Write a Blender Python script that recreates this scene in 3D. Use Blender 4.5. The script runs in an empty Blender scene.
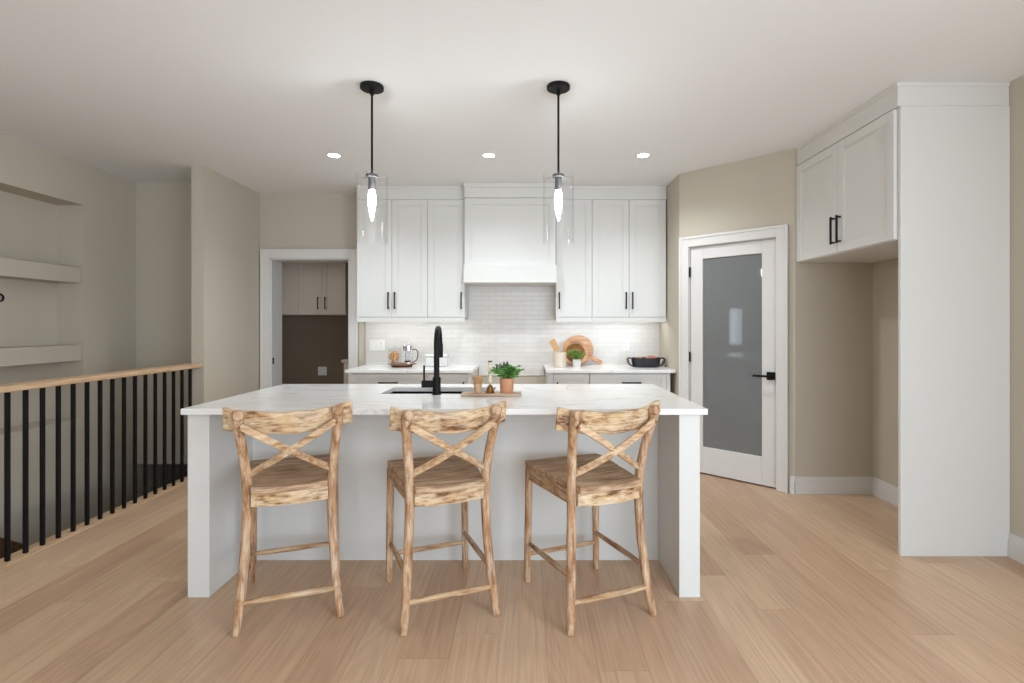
import bpy, bmesh, math, random
from mathutils import Vector, Matrix
R = math.radians
random.seed(7)
scene = bpy.context.scene
C = scene.collection

# ------------------------------------------------------------------ camera
H = 1.33                      # eye height
cam_d = bpy.data.cameras.new('camera')
cam = bpy.data.objects.new('camera', cam_d)
C.objects.link(cam)
cam.location = (0, 0, H)
cam.rotation_euler = (R(90), 0, 0)
cam_d.sensor_width = 36
cam_d.lens = 530 / 1024 * 36
cam_d.shift_x = -13 / 1024
cam_d.shift_y = -15.5 / 1024
cam_d.clip_start = 0.05
scene.camera = cam
# ------------------------------------------------------------------ exposure, world, daylight
vs = scene.view_settings
vs.view_transform = 'Standard'
vs.look = 'None'
vs.gamma = 1.0
vs.use_curve_mapping = False
vs.exposure = 0.05
scene.cycles.sample_clamp_indirect = 6
scene.cycles.max_bounces = 16
scene.cycles.glossy_bounces = 12
scene.cycles.diffuse_bounces = 6
scene.cycles.transparent_max_bounces = 32
world = bpy.data.worlds.new('sky')
scene.world = world
world.use_nodes = True
world.node_tree.nodes['Background'].inputs[0].default_value = (0.87, 1.0, 1.13, 1)
world.node_tree.nodes['Background'].inputs[1].default_value = 1.6

def area(name, loc, rot, sx, sy, power, col=(1, 1, 1), spread=180):
    d = bpy.data.lights.new(name, 'AREA')
    d.shape = 'RECTANGLE'; d.size = sx; d.size_y = sy
    d.energy = power; d.color = col; d.spread = R(spread)
    o = bpy.data.objects.new(name, d)
    o.location = loc; o.rotation_euler = rot
    C.objects.link(o)
    return o
# daylight at the patio doors behind the camera and at the side window
DAY = (0.878, 1.0, 1.135)
area('patio_daylight', (1.1, -3.13, 1.25), (R(90), 0, 0), 2.9, 2.3, 88, DAY)
area('side_window_daylight', (2.74, -1.2, 1.45), (R(90), 0, R(90)), 2.8, 1.7, 130, DAY)
area('sidelight_daylight', (-3.80, 2.33, 1.32), (R(90), 0, R(-90)), 0.24, 0.7, 1.5, DAY)

# ------------------------------------------------------------------ materials
def new_mat(name):
    m = bpy.data.materials.new(name); m.use_nodes = True
    nt = m.node_tree
    return m, nt, nt.nodes['Principled BSDF']
def srgb(r, g, b):
    f = lambda c: ((c / 255 + 0.055) / 1.055) ** 2.4 if c > 10 else c / 255 / 12.92
    return (f(r), f(g), f(b), 1)
def plain(name, col, rough=0.5, metal=0.0, spec=0.5, bump=0.0, bscale=60, var=0.0):
    m, nt, p = new_mat(name)
    p.inputs['Base Color'].default_value = col
    p.inputs['Roughness'].default_value = rough
    p.inputs['Metallic'].default_value = metal
    p.inputs['Specular IOR Level'].default_value = spec
    tc = nt.nodes.new('ShaderNodeTexCoord')
    nz = nt.nodes.new('ShaderNodeTexNoise'); nz.inputs['Scale'].default_value = bscale
    nz.inputs['Detail'].default_value = 4
    nt.links.new(tc.outputs['Object'], nz.inputs['Vector'])
    if bump:
        b = nt.nodes.new('ShaderNodeBump'); b.inputs['Strength'].default_value = bump
        b.inputs['Distance'].default_value = 0.002
        nt.links.new(nz.outputs['Fac'], b.inputs['Height'])
        nt.links.new(b.outputs['Normal'], p.inputs['Normal'])
    if var:
        mx = nt.nodes.new('ShaderNodeMix'); mx.data_type = 'RGBA'
        mx.inputs['A'].default_value = tuple(c * (1 - var) for c in col[:3]) + (1,)
        mx.inputs['B'].default_value = tuple(min(1, c * (1 + var)) for c in col[:3]) + (1,)
        nt.links.new(nz.outputs['Fac'], mx.inputs['Factor'])
        nt.links.new(mx.outputs['Result'], p.inputs['Base Color'])
    return m
def glow(name, col, strength):
    m, nt, p = new_mat(name)
    p.inputs['Base Color'].default_value = (0.9, 0.9, 0.9, 1)
    p.inputs['Emission Color'].default_value = col
    p.inputs['Emission Strength'].default_value = strength
    return m
def clear_glass(name, tint=(0.97, 0.98, 0.98, 1), blend=0.12, rough=0.01):
    m, nt, p = new_mat(name)
    nt.nodes.remove(p)
    out = nt.nodes['Material Output']
    t = nt.nodes.new('ShaderNodeBsdfTransparent'); t.inputs[0].default_value = tint
    g = nt.nodes.new('ShaderNodeBsdfGlossy'); g.inputs['Roughness'].default_value = rough
    lw = nt.nodes.new('ShaderNodeLayerWeight'); lw.inputs['Blend'].default_value = 0.5
    fc = math_node(nt, 'ADD', math_node(nt, 'MULTIPLY', math_node(nt, 'POWER', lw.outputs['Facing'], 4.0), blend * 4), 0.022)
    mx = nt.nodes.new('ShaderNodeMixShader')
    nt.links.new(fc, mx.inputs[0])
    nt.links.new(t.outputs[0], mx.inputs[1]); nt.links.new(g.outputs[0], mx.inputs[2])
    nt.links.new(mx.outputs[0], out.inputs['Surface'])
    return m
def math_node(nt, op, a=None, b=None, c=None):
    n = nt.nodes.new('ShaderNodeMath'); n.operation = op
    for i, v in enumerate((a, b, c)):
        if v is None: continue
        if isinstance(v, (int, float)): n.inputs[i].default_value = v
        else: nt.links.new(v, n.inputs[i])
    return n.outputs[0]
def ramp(nt, fac, stops, interp='LINEAR'):
    n = nt.nodes.new('ShaderNodeValToRGB'); n.color_ramp.interpolation = interp
    e = n.color_ramp.elements
    while len(e) < len(stops): e.new(0.5)
    for i, (p, c) in enumerate(stops):
        e[i].position = p; e[i].color = c
    nt.links.new(fac, n.inputs[0])
    return n.outputs[0]

def floor_mat():
    m, nt, p = new_mat('oak_planks')
    tc = nt.nodes.new('ShaderNodeTexCoord')
    s = nt.nodes.new('ShaderNodeSeparateXYZ'); nt.links.new(tc.outputs['Object'], s.inputs[0])
    x, y = s.outputs[0], s.outputs[1]
    xs = math_node(nt, 'DIVIDE', math_node(nt, 'ADD', x, 0.892), 0.196)
    i = math_node(nt, 'FLOOR', xs); fx = math_node(nt, 'FRACT', xs)
    w1 = nt.nodes.new('ShaderNodeTexWhiteNoise'); w1.noise_dimensions = '1D'; nt.links.new(i, w1.inputs['W'])
    ys = math_node(nt, 'DIVIDE', math_node(nt, 'ADD', y, math_node(nt, 'MULTIPLY', w1.outputs['Value'], 1.9)), 1.9)
    j = math_node(nt, 'FLOOR', ys); fy = math_node(nt, 'FRACT', ys)
    cb = nt.nodes.new('ShaderNodeCombineXYZ'); nt.links.new(i, cb.inputs[0]); nt.links.new(j, cb.inputs[1])
    w2 = nt.nodes.new('ShaderNodeTexWhiteNoise'); w2.noise_dimensions = '2D'; nt.links.new(cb.outputs[0], w2.inputs['Vector'])
    rnd = w2.outputs['Value']
    tone = ramp(nt, rnd, [(0.0, srgb(182, 148, 120)), (0.25, srgb(193, 160, 131)), (0.6, srgb(198, 167, 137)), (0.9, srgb(203, 173, 143)), (1.0, srgb(188, 154, 125))])
    # grain: long stretched noise and cathedral bands
    g = nt.nodes.new('ShaderNodeCombineXYZ')
    nt.links.new(math_node(nt, 'MULTIPLY', x, 95), g.inputs[0])
    nt.links.new(math_node(nt, 'MULTIPLY', y, 2.2), g.inputs[1])
    nt.links.new(math_node(nt, 'MULTIPLY', rnd, 40), g.inputs[2])
    n1 = nt.nodes.new('ShaderNodeTexNoise'); n1.inputs['Scale'].default_value = 1; n1.inputs['Detail'].default_value = 5
    nt.links.new(g.outputs[0], n1.inputs['Vector'])
    g2 = nt.nodes.new('ShaderNodeCombineXYZ')
    nt.links.new(math_node(nt, 'MULTIPLY', x, 7), g2.inputs[0])
    nt.links.new(math_node(nt, 'MULTIPLY', y, 0.55), g2.inputs[1])
    nt.links.new(math_node(nt, 'MULTIPLY', rnd, 90), g2.inputs[2])
    n2 = nt.nodes.new('ShaderNodeTexNoise'); n2.inputs['Scale'].default_value = 1; n2.inputs['Detail'].default_value = 1.5
    n2.inputs['Distortion'].default_value = 0.5
    nt.links.new(g2.outputs[0], n2.inputs['Vector'])
    band = math_node(nt, 'SINE', math_node(nt, 'MULTIPLY', n2.outputs['Fac'], 70))
    gr = math_node(nt, 'ADD', math_node(nt, 'MULTIPLY', math_node(nt, 'SUBTRACT', n1.outputs['Fac'], 0.5), 0.85),
                   math_node(nt, 'MULTIPLY', band, 0.075))
    mul = math_node(nt, 'ADD', 1.0, math_node(nt, 'MULTIPLY', gr, 0.62))
    # joints
    ex = math_node(nt, 'MINIMUM', fx, math_node(nt, 'SUBTRACT', 1.0, fx))
    ey = math_node(nt, 'MULTIPLY', math_node(nt, 'MINIMUM', fy, math_node(nt, 'SUBTRACT', 1.0, fy)), 9.7)
    e = math_node(nt, 'MINIMUM', ex, ey)
    jt = math_node(nt, 'SUBTRACT', 1.0, math_node(nt, 'MULTIPLY', math_node(nt, 'LESS_THAN', e, 0.008), 0.22))
    mul = math_node(nt, 'MULTIPLY', mul, jt)
    mx = nt.nodes.new('ShaderNodeVectorMath'); mx.operation = 'SCALE'
    nt.links.new(tone, mx.inputs[0]); nt.links.new(mul, mx.inputs['Scale'])
    nt.links.new(mx.outputs[0], p.inputs['Base Color'])
    p.inputs['Roughness'].default_value = 0.38
    p.inputs['Specular IOR Level'].default_value = 0.5
    b = nt.nodes.new('ShaderNodeBump'); b.inputs['Strength'].default_value = 0.08; b.inputs['Distance'].default_value = 0.002
    nt.links.new(mul, b.inputs['Height']); nt.links.new(b.outputs[0], p.inputs['Normal'])
    return m
def wood(name, axis, dark, mid, light, pos=(0.36, 0.5, 0.64), scale=1.0, rough=0.6, patch=0.5, wash=0.0, streak=0.0):
    """stretched-noise wood with worn patches, fine dark grain streaks and a chalky wash; axis = grain direction"""
    m, nt, p = new_mat(name)
    tc = nt.nodes.new('ShaderNodeTexCoord')
    oi = nt.nodes.new('ShaderNodeObjectInfo')
    ad = nt.nodes.new('ShaderNodeVectorMath'); ad.operation = 'ADD'
    sc = nt.nodes.new('ShaderNodeVectorMath'); sc.operation = 'SCALE'; sc.inputs[0].default_value = (3, 5, 7)
    nt.links.new(oi.outputs['Random'], sc.inputs['Scale'])
    nt.links.new(tc.outputs['Object'], ad.inputs[0]); nt.links.new(sc.outputs[0], ad.inputs[1])
    def nz(across, along, detail, rough_=0.6, dist=0.0):
        mp = nt.nodes.new('ShaderNodeMapping'); nt.links.new(ad.outputs[0], mp.inputs['Vector'])
        v = [across * scale] * 3; v[axis] = along * scale
        mp.inputs['Scale'].default_value = v
        n = nt.nodes.new('ShaderNodeTexNoise'); n.inputs['Scale'].default_value = 1; n.inputs['Detail'].default_value = detail
        n.inputs['Roughness'].default_value = rough_; n.inputs['Distortion'].default_value = dist
        nt.links.new(mp.outputs[0], n.inputs['Vector'])
        return n.outputs['Fac']
    f = math_node(nt, 'ADD', math_node(nt, 'MULTIPLY', nz(48, 5, 6, 0.65), 1 - patch), math_node(nt, 'MULTIPLY', nz(26, 8, 3), patch))
    col = ramp(nt, f, [(pos[0], dark), (pos[1], mid), (pos[2], light)])
    if wash:
        wf = ramp(nt, nz(36, 7, 5, 0.7, 0.4), [(0.47, (0, 0, 0, 1)), (0.60, (wash, wash, wash, 1))])
        mx = nt.nodes.new('ShaderNodeMix'); mx.data_type = 'RGBA'
        nt.links.new(wf, mx.inputs['Factor']); nt.links.new(col, mx.inputs['A'])
        mx.inputs['B'].default_value = srgb(222, 205, 183); col = mx.outputs['Result']
    if streak:
        sf = ramp(nt, nz(120, 3.5, 4, 0.7), [(0.36, (1 - streak, 1 - streak*1.05, 1 - streak*1.1, 1)), (0.50, (1, 1, 1, 1))])
        m2 = nt.nodes.new('ShaderNodeMix'); m2.data_type = 'RGBA'; m2.blend_type = 'MULTIPLY'; m2.inputs['Factor'].default_value = 1
        nt.links.new(col, m2.inputs['A']); nt.links.new(sf, m2.inputs['B']); col = m2.outputs['Result']
    nt.links.new(col, p.inputs['Base Color'])
    p.inputs['Roughness'].default_value = rough
    p.inputs['Specular IOR Level'].default_value = 0.3
    b = nt.nodes.new('ShaderNodeBump'); b.inputs['Strength'].default_value = 0.35; b.inputs['Distance'].default_value = 0.003
    nt.links.new(f, b.inputs['Height']); nt.links.new(b.outputs[0], p.inputs['Normal'])
    return m
def quartz_mat():
    m, nt, p = new_mat('white_quartz')
    tc = nt.nodes.new('ShaderNodeTexCoord')
    mp = nt.nodes.new('ShaderNodeMapping'); nt.links.new(tc.outputs['Object'], mp.inputs['Vector'])
    mp.inputs['Rotation'].default_value = (0, 0, R(28)); mp.inputs['Scale'].default_value = (0.9, 2.6, 1.5)
    n = nt.nodes.new('ShaderNodeTexNoise'); n.inputs['Scale'].default_value = 1.3; n.inputs['Detail'].default_value = 4
    n.inputs['Distortion'].default_value = 0.7
    nt.links.new(mp.outputs[0], n.inputs['Vector'])
    d = math_node(nt, 'ABSOLUTE', math_node(nt, 'SUBTRACT', n.outputs['Fac'], 0.5))
    col = ramp(nt, d, [(0.0, srgb(213, 210, 206)), (0.012, srgb(228, 227, 225)), (0.04, srgb(232, 232, 230))])
    nt.links.new(col, p.inputs['Base Color'])
    p.inputs['Roughness'].default_value = 0.16
    p.inputs['Specular IOR Level'].default_value = 0.5
    return m
def tile_mat():
    m, nt, p = new_mat('subway_tile')
    tc = nt.nodes.new('ShaderNodeTexCoord')
    s = nt.nodes.new('ShaderNodeSeparateXYZ'); nt.links.new(tc.outputs['Object'], s.inputs[0])
    cb = nt.nodes.new('ShaderNodeCombineXYZ'); nt.links.new(s.outputs[0], cb.inputs[0]); nt.links.new(s.outputs[2], cb.inputs[1])
    b = nt.nodes.new('ShaderNodeTexBrick'); nt.links.new(cb.outputs[0], b.inputs['Vector'])
    b.inputs['Scale'].default_value = 1
    b.inputs['Brick Width'].default_value = 0.155; b.inputs['Row Height'].default_value = 0.05
    b.inputs['Mortar Size'].default_value = 0.0016; b.inputs['Mortar Smooth'].default_value = 0.3
    b.inputs['Color1'].default_value = srgb(218, 216, 212); b.inputs['Color2'].default_value = srgb(224, 222, 218)
    b.inputs['Mortar'].default_value = srgb(204, 201, 197)
    nt.links.new(b.outputs['Color'], p.inputs['Base Color'])
    p.inputs['Roughness'].default_value = 0.3
    nz = nt.nodes.new('ShaderNodeTexNoise'); nz.inputs['Scale'].default_value = 18
    nt.links.new(tc.outputs['Object'], nz.inputs['Vector'])
    hgt = math_node(nt, 'ADD', math_node(nt, 'MULTIPLY', b.outputs['Fac'], -1.0), math_node(nt, 'MULTIPLY', nz.outputs['Fac'], 0.8))
    bp = nt.nodes.new('ShaderNodeBump'); bp.inputs['Strength'].default_value = 0.5; bp.inputs['Distance'].default_value = 0.003
    nt.links.new(hgt, bp.inputs['Height']); nt.links.new(bp.outputs[0], p.inputs['Normal'])
    return m

M = {}
M['wall'] = plain('greige_paint', srgb(192, 184, 169), 0.75, spec=0.25, bump=0.06, bscale=220)
M['wall_mud'] = plain('taupe_mudroom_paint', srgb(132, 118, 102), 0.75, spec=0.25, bump=0.06, bscale=220)  # darker, browner tone than the greige of the other walls
M['ceiling'] = plain('ceiling_white', srgb(235, 237, 238), 0.85, spec=0.2, bump=0.05, bscale=200)
M['trim'] = plain('trim_white', srgb(216, 214, 211), 0.4, spec=0.4)
M['cab'] = plain('cabinet_white', srgb(217, 217, 214), 0.38, spec=0.4)
M['cab_taupe'] = plain('mudroom_cabinet_paint', srgb(222, 208, 192), 0.45, spec=0.4)
M['black'] = plain('matte_black', (0.007, 0.007, 0.007, 1), 0.5, spec=0.18)
M['blackmetal'] = plain('black_metal', (0.012, 0.012, 0.013, 1), 0.35, metal=0.4)
M['bronze'] = plain('dark_bronze', (0.06, 0.045, 0.035, 1), 0.4, metal=0.6)
M['floor'] = floor_mat()
M['quartz'] = quartz_mat()
M['tile'] = tile_mat()
M['glass'] = clear_glass('clear_glass', (1.0, 1.0, 1.0, 1), 0.10)
M['jarglass'] = clear_glass('jar_glass', (0.96, 0.97, 0.98, 1), 0.12)
M['winglass'] = clear_glass('window_glass', (0.95, 0.97, 0.97, 1), 0.08)
M['stool_z'] = wood('distressed_wood_upright', 2, srgb(132, 88, 56), srgb(181, 140, 103), srgb(208, 178, 145), (0.37, 0.49, 0.62), wash=0.45, streak=0.4, patch=0.4)
M['stool_x'] = wood('distressed_wood_across', 0, srgb(132, 90, 58), srgb(188, 150, 110), srgb(212, 184, 148), (0.36, 0.48, 0.6), wash=0.35, streak=0.35, patch=0.4)
M['stool_rail'] = wood('flaked_painted_wood', 0, srgb(118, 76, 46), srgb(198, 164, 122), srgb(222, 200, 166), (0.39, 0.48, 0.62), wash=0.5, streak=0.5, patch=0.7)
M['stool_y'] = wood('distressed_wood_along', 1, srgb(130, 90, 60), srgb(184, 146, 108), srgb(210, 182, 150), (0.37, 0.5, 0.64), wash=0.45, streak=0.5)
M['seat'] = wood('worn_seat_wood', 0, srgb(130, 98, 72), srgb(180, 146, 114), srgb(210, 180, 148), (0.36, 0.5, 0.66), patch=0.35, wash=0.25, streak=0.55)
M['rail'] = wood('oak_rail', 1, srgb(176, 144, 112), srgb(200, 168, 134), srgb(214, 184, 150), scale=0.9, patch=0.3)
M['boardwood'] = wood('acacia_board', 0, srgb(168, 120, 88), srgb(200, 156, 122), srgb(218, 180, 148), scale=0.8)
M['darkwood'] = wood('walnut_wood', 0, srgb(96, 60, 34), srgb(134, 90, 54), srgb(160, 114, 74), scale=0.8)
M['traywood'] = wood('weathered_tray_wood', 0, srgb(150, 122, 100), srgb(184, 158, 136), srgb(206, 184, 164), scale=0.9)
M['spoonwood'] = plain('beech_spoon', srgb(206, 158, 108), 0.55, bscale=30, var=0.15)
M['brushwood'] = plain('beech_brush', srgb(206, 166, 128), 0.55, bscale=40, var=0.1)
M['bristle'] = plain('brush_bristle', srgb(176, 134, 92), 0.9, bscale=200, var=0.3, bump=0.5)
M['terracotta'] = plain('terracotta_clay', srgb(198, 142, 108), 0.8, bscale=40, var=0.1)
M['soil'] = plain('potting_soil', srgb(60, 44, 32), 0.95, bscale=120, var=0.4)
M['leaf'] = plain('green_leaf', srgb(92, 146, 62), 0.5, bscale=18, var=0.55)
M['leaf2'] = plain('bright_green_leaf', srgb(120, 158, 66), 0.5, bscale=18, var=0.5)
M['bud'] = plain('purple_bud', srgb(92, 78, 104), 0.7)
M['brass'] = plain('aged_brass', srgb(150, 112, 58), 0.25, metal=0.9)
M['ivory'] = plain('ivory_beads', srgb(228, 212, 184), 0.5)
M['ceramic'] = plain('white_ceramic', srgb(218, 217, 214), 0.2)
M['stoneware'] = plain('pale_stoneware', srgb(220, 206, 188), 0.5, bscale=16, var=0.08)
M['castiron'] = plain('navy_black_enamel', srgb(28, 30, 38), 0.35)
M['bread'] = plain('bread_crust', srgb(158, 104, 74), 0.8, bscale=40, var=0.3, bump=0.3)
M['cookie'] = plain('baked_cookie', srgb(204, 152, 98), 0.85, bscale=70, var=0.35, bump=0.4)
M['chip'] = plain('chocolate_chip', srgb(84, 50, 32), 0.6)
M['chrome'] = plain('brushed_chrome', (0.75, 0.75, 0.76, 1), 0.22, metal=1.0)
M['sock'] = plain('gunmetal_socket', (0.11, 0.11, 0.112, 1), 0.5, metal=0.3)
M['plate'] = plain('outlet_plastic', srgb(236, 235, 232), 0.4)
M['slot'] = plain('outlet_slot', (0.03, 0.03, 0.03, 1), 0.6)
M['frost'] = plain('frosted_grey_glass', srgb(114, 117, 117), 0.03, spec=0.6)
M['bulb'] = glow('bulb_glow', (1.0, 0.97, 0.92, 1), 40)
M['lens'] = glow('downlight_lens', (1.0, 0.98, 0.94, 1), 30)
M['ledbar'] = glow('led_strip_lens', (1.0, 0.98, 0.96, 1), 5)
M['coffee'] = plain('coffee_grounds', srgb(96, 46, 30), 0.8)
M['carpet'] = wood('shaded_stair_wood', 0, srgb(74, 52, 34), srgb(92, 66, 44), srgb(108, 80, 54), patch=0.3)  # stairwell shade is put into this wood colour, browns darkened for it

# ------------------------------------------------------------------ helpers
class MB:
    def __init__(s): s.bm = bmesh.new()
    def box(s, x0, x1, y0, y1, z0, z1):
        v = [s.bm.verts.new(p) for p in ((x0,y0,z0),(x1,y0,z0),(x1,y1,z0),(x0,y1,z0),(x0,y0,z1),(x1,y0,z1),(x1,y1,z1),(x0,y1,z1))]
        for f in ((0,3,2,1),(4,5,6,7),(0,1,5,4),(1,2,6,5),(2,3,7,6),(3,0,4,7)): s.bm.faces.new([v[i] for i in f])
        return s
    def prism(s, poly, z0, z1):
        a = [s.bm.verts.new((x, y, z0)) for x, y in poly]; b = [s.bm.verts.new((x, y, z1)) for x, y in poly]
        n = len(poly)
        s.bm.faces.new(a[::-1]); s.bm.faces.new(b)
        for i in range(n): s.bm.faces.new((a[i], a[(i+1) % n], b[(i+1) % n], b[i]))
        return s
    def tube(s, pts, radii, seg=12, cap=True, flat=1.0, up=None):
        """swept tube; flat scales the section along its second axis"""
        pts = [Vector(p) for p in pts]; rings = []
        if isinstance(radii, (int, float)): radii = [radii] * len(pts)
        ref = None
        for i, p in enumerate(pts):
            t = (pts[min(i+1, len(pts)-1)] - pts[max(i-1, 0)]).normalized()
            if up is not None: ref = Vector(up)
            elif ref is None: ref = Vector((1, 0, 0)) if abs(t.x) < 0.8 else Vector((0, 1, 0))
            a = (ref - t * ref.dot(t)).normalized(); b = t.cross(a)
            if up is None: ref = a
            rings.append([s.bm.verts.new(p + (a * math.cos(2*math.pi*k/seg) + b * math.sin(2*math.pi*k/seg) * flat) * radii[i]) for k in range(seg)])
        for r0, r1 in zip(rings, rings[1:]):
            for k in range(seg): s.bm.faces.new((r0[k], r0[(k+1) % seg], r1[(k+1) % seg], r1[k]))
        if cap: s.bm.faces.new(rings[0][::-1]); s.bm.faces.new(rings[-1])
        return s
    def strip(s, pts, w, t, wdir):
        """rectangular section swept along pts; wdir(i) gives the width direction"""
        pts = [Vector(p) for p in pts]; rings = []
        for i, p in enumerate(pts):
            tg = (pts[min(i+1, len(pts)-1)] - pts[max(i-1, 0)]).normalized()
            wd = Vector(wdir); wd = (wd - tg * wd.dot(tg)).normalized(); nd = tg.cross(wd)
            rings.append([s.bm.verts.new(p + wd * a * w/2 + nd * b * t/2) for a, b in ((-1,-1),(1,-1),(1,1),(-1,1))])
        for r0, r1 in zip(rings, rings[1:]):
            for k in range(4): s.bm.faces.new((r0[k], r0[(k+1) % 4], r1[(k+1) % 4], r1[k]))
        s.bm.faces.new(rings[0][::-1]); s.bm.faces.new(rings[-1])
        return s
    def lathe(s, prof, seg=24, c=(0, 0, 0), closed=False, sx=1.0, sy=1.0):
        rings = []
        for r, z in prof:
            if r < 1e-6: rings.append([s.bm.verts.new((c[0], c[1], c[2] + z))])
            else: rings.append([s.bm.verts.new((c[0] + sx*r*math.cos(2*math.pi*k/seg), c[1] + sy*r*math.sin(2*math.pi*k/seg), c[2] + z)) for k in range(seg)])
        prs = list(zip(rings, rings[1:])) + ([(rings[-1], rings[0])] if closed else [])
        for a, b in prs:
            for k in range(seg):
                k2 = (k+1) % seg
                if len(a) == 1 and len(b) == 1: continue
                if len(a) == 1: s.bm.faces.new((a[0], b[k2], b[k]))
                elif len(b) == 1: s.bm.faces.new((a[k], a[k2], b[0]))
                else: s.bm.faces.new((a[k], a[k2], b[k2], b[k]))
        if not closed:
            if len(rings[0]) > 1: s.bm.faces.new(rings[0][::-1])
            if len(rings[-1]) > 1: s.bm.faces.new(rings[-1])
        return s
    def ball(s, c, r, sz=1.0, seg=12, rings=8, sx=1.0, sy=1.0):
        prof = [(r*math.sin(math.pi*i/rings), -r*sz*math.cos(math.pi*i/rings)) for i in range(rings+1)]
        prof[0] = (0, prof[0][1]); prof[-1] = (0, prof[-1][1])
        return s.lathe(prof, seg, c, sx=sx, sy=sy)
    def xform(s, mat):
        bmesh.ops.transform(s.bm, matrix=mat, verts=s.bm.verts); return s
    def build(s, name, mat, parent=None, bevel=0.0, smooth=True, seg=2):
        bmesh.ops.recalc_face_normals(s.bm, faces=s.bm.faces)
        me = bpy.data.meshes.new(name); s.bm.to_mesh(me); s.bm.free()
        me.materials.append(mat)
        if smooth:
            for p in me.polygons: p.use_smooth = True
            me.set_sharp_from_angle(angle=R(35))
        o = bpy.data.objects.new(name, me); C.objects.link(o)
        if parent is not None: o.parent = parent
        if bevel:
            b = o.modifiers.new('bevel', 'BEVEL'); b.width = bevel; b.segments = seg; b.limit_method = 'ANGLE'; b.angle_limit = R(40)
            b.harden_normals = False
        return o
def tag(o, label, cat, group=None):
    o['label'] = label; o['category'] = cat
    if group: o['group'] = group
    return o
def thing(name, label, cat, loc=(0, 0, 0), rz=0.0, group=None):
    o = bpy.data.objects.new(name, None); C.objects.link(o)
    o.empty_display_size = 0.1
    o.location = loc; o.rotation_euler = (0, 0, rz)
    return tag(o, label, cat, group)
def struct(o, label=None, cat=None):
    o['kind'] = 'structure'
    if label: o['label'] = label; o['category'] = cat or o.name.split('_')[0]
    return o
def dup(root, loc, rz=None, label=None, recurse=True):
    r = root.copy(); C.objects.link(r); r.location = loc
    if rz is not None: r.rotation_euler = (0, 0, rz)
    if label: r['label'] = label
    def kids(src, dst):
        for ch in list(src.children):
            c = ch.copy(); C.objects.link(c); c.parent = dst
            kids(ch, c)
    kids(root, r)
    return r
def lamp(name, kind, loc, power, col=(1, 0.95, 0.88), radius=0.03, spot=None, rot=(0, 0, 0)):
    d = bpy.data.lights.new(name, kind); d.energy = power; d.color = col; d.shadow_soft_size = radius
    if spot: d.spot_size = R(spot); d.spot_blend = 1.0
    o = bpy.data.objects.new(name, d); o.location = loc; o.rotation_euler = rot; C.objects.link(o)
    return o
def holes_wall(mb, axis, c0, c1, a0, a1, z0, z1, holes):
    """a wall slab (thickness c0..c1 on the axis across it) spanning a0..a1, z0..z1 minus rectangular holes (h0,h1,g0,g1)"""
    def bx(p, q, u, v):
        if q - p < 1e-6 or v - u < 1e-6: return
        if axis == 'y': mb.box(p, q, c0, c1, u, v)
        else: mb.box(c0, c1, p, q, u, v)
    hs = sorted(holes); cur = a0
    for h0, h1, g0, g1 in hs:
        bx(cur, h0, z0, z1); bx(h0, h1, z0, g0); bx(h0, h1, g1, z1); cur = h1
    bx(cur, a1, z0, z1)
    return mb

# ------------------------------------------------------------------ the room shell
CZ = 2.74
XL, XR, YB = -3.83, 2.80, 5.66
YR = -3.2
f = MB(); f.prism([(-2.97, YR), (XR, YR), (XR, YB), (-2.94, YB), (-2.94, 4.67), (-2.97, 4.67)], -0.25, 0)
f.box(XL, -2.97, YR, 2.70, -0.25, 0)
f.box(-2.80, -1.9, YB, YB + 0.25, -0.25, 0); f.box(-3.6, -1.3, YB + 0.25, 7.3, -0.25, 0)
struct(f.build('floor', M['floor'], smooth=False), 'pale oak plank floor', 'floor')
c = MB(); c.box(XL - 0.4, XR + 0.2, YR - 0.2, YB + 0.2, CZ, CZ + 0.1)
struct(c.build('ceiling', M['ceiling'], smooth=False), 'white flat ceiling', 'ceiling')
# back wall with the doorway
DX0, DX1, DZ = -2.725, -1.872, 2.056
w = MB(); holes_wall(w, 'y', YB, YB + 0.25, -2.94, 1.55, -0.25, CZ, [(DX0, DX1, 0, DZ)])
struct(w.build('wall_back', M['wall'], smooth=False), 'greige back wall with cased doorway beside the cabinets', 'wall')
w = MB(); w.box(1.43, 1.55, 4.91, YB, 0, CZ)
struct(w.build('wall_kitchen', M['wall'], smooth=False), 'short greige return wall beside the upper cabinets', 'wall')
# angled pantry wall with a door hole, in its own frame
TH = -math.pi / 4
def diag(o):
    o.location = (1.43, 4.91, 0); o.rotation_euler = (0, 0, TH); return o
w = MB(); holes_wall(w, 'y', 0, 0.12, 0, 1.004, 0, CZ, [(0.10, 0.865, 0, 2.05)])
struct(diag(w.build('wall_pantry', M['wall'], smooth=False)), 'angled greige wall around the pantry door', 'wall')
w = MB(); w.box(2.14, XR, 4.20, 4.32, 0, CZ); w.box(2.755, XR, 3.082, 4.20, 0, CZ)
struct(w.build('wall_alcove', M['wall'], smooth=False), 'greige wall at the back of the fridge alcove', 'wall')
# right wall with a side window behind the camera
w = MB(); holes_wall(w, 'x', XR, XR + 0.15, YR, 4.30, 0, CZ, [(-2.6, 0.2, 0.6, 2.3)])
struct(w.build('wall_right', M['wall'], smooth=False), 'greige side wall beyond the tall white panel', 'wall')
w = MB(); holes_wall(w, 'y', YR - 0.15, YR, XL - 0.4, XR + 0.15, 0, CZ, [(-0.35, 2.55, 0.05, 2.4)])
struct(w.build('wall_rear', M['wall'], smooth=False), 'greige wall with patio doors behind the camera', 'wall')
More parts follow.
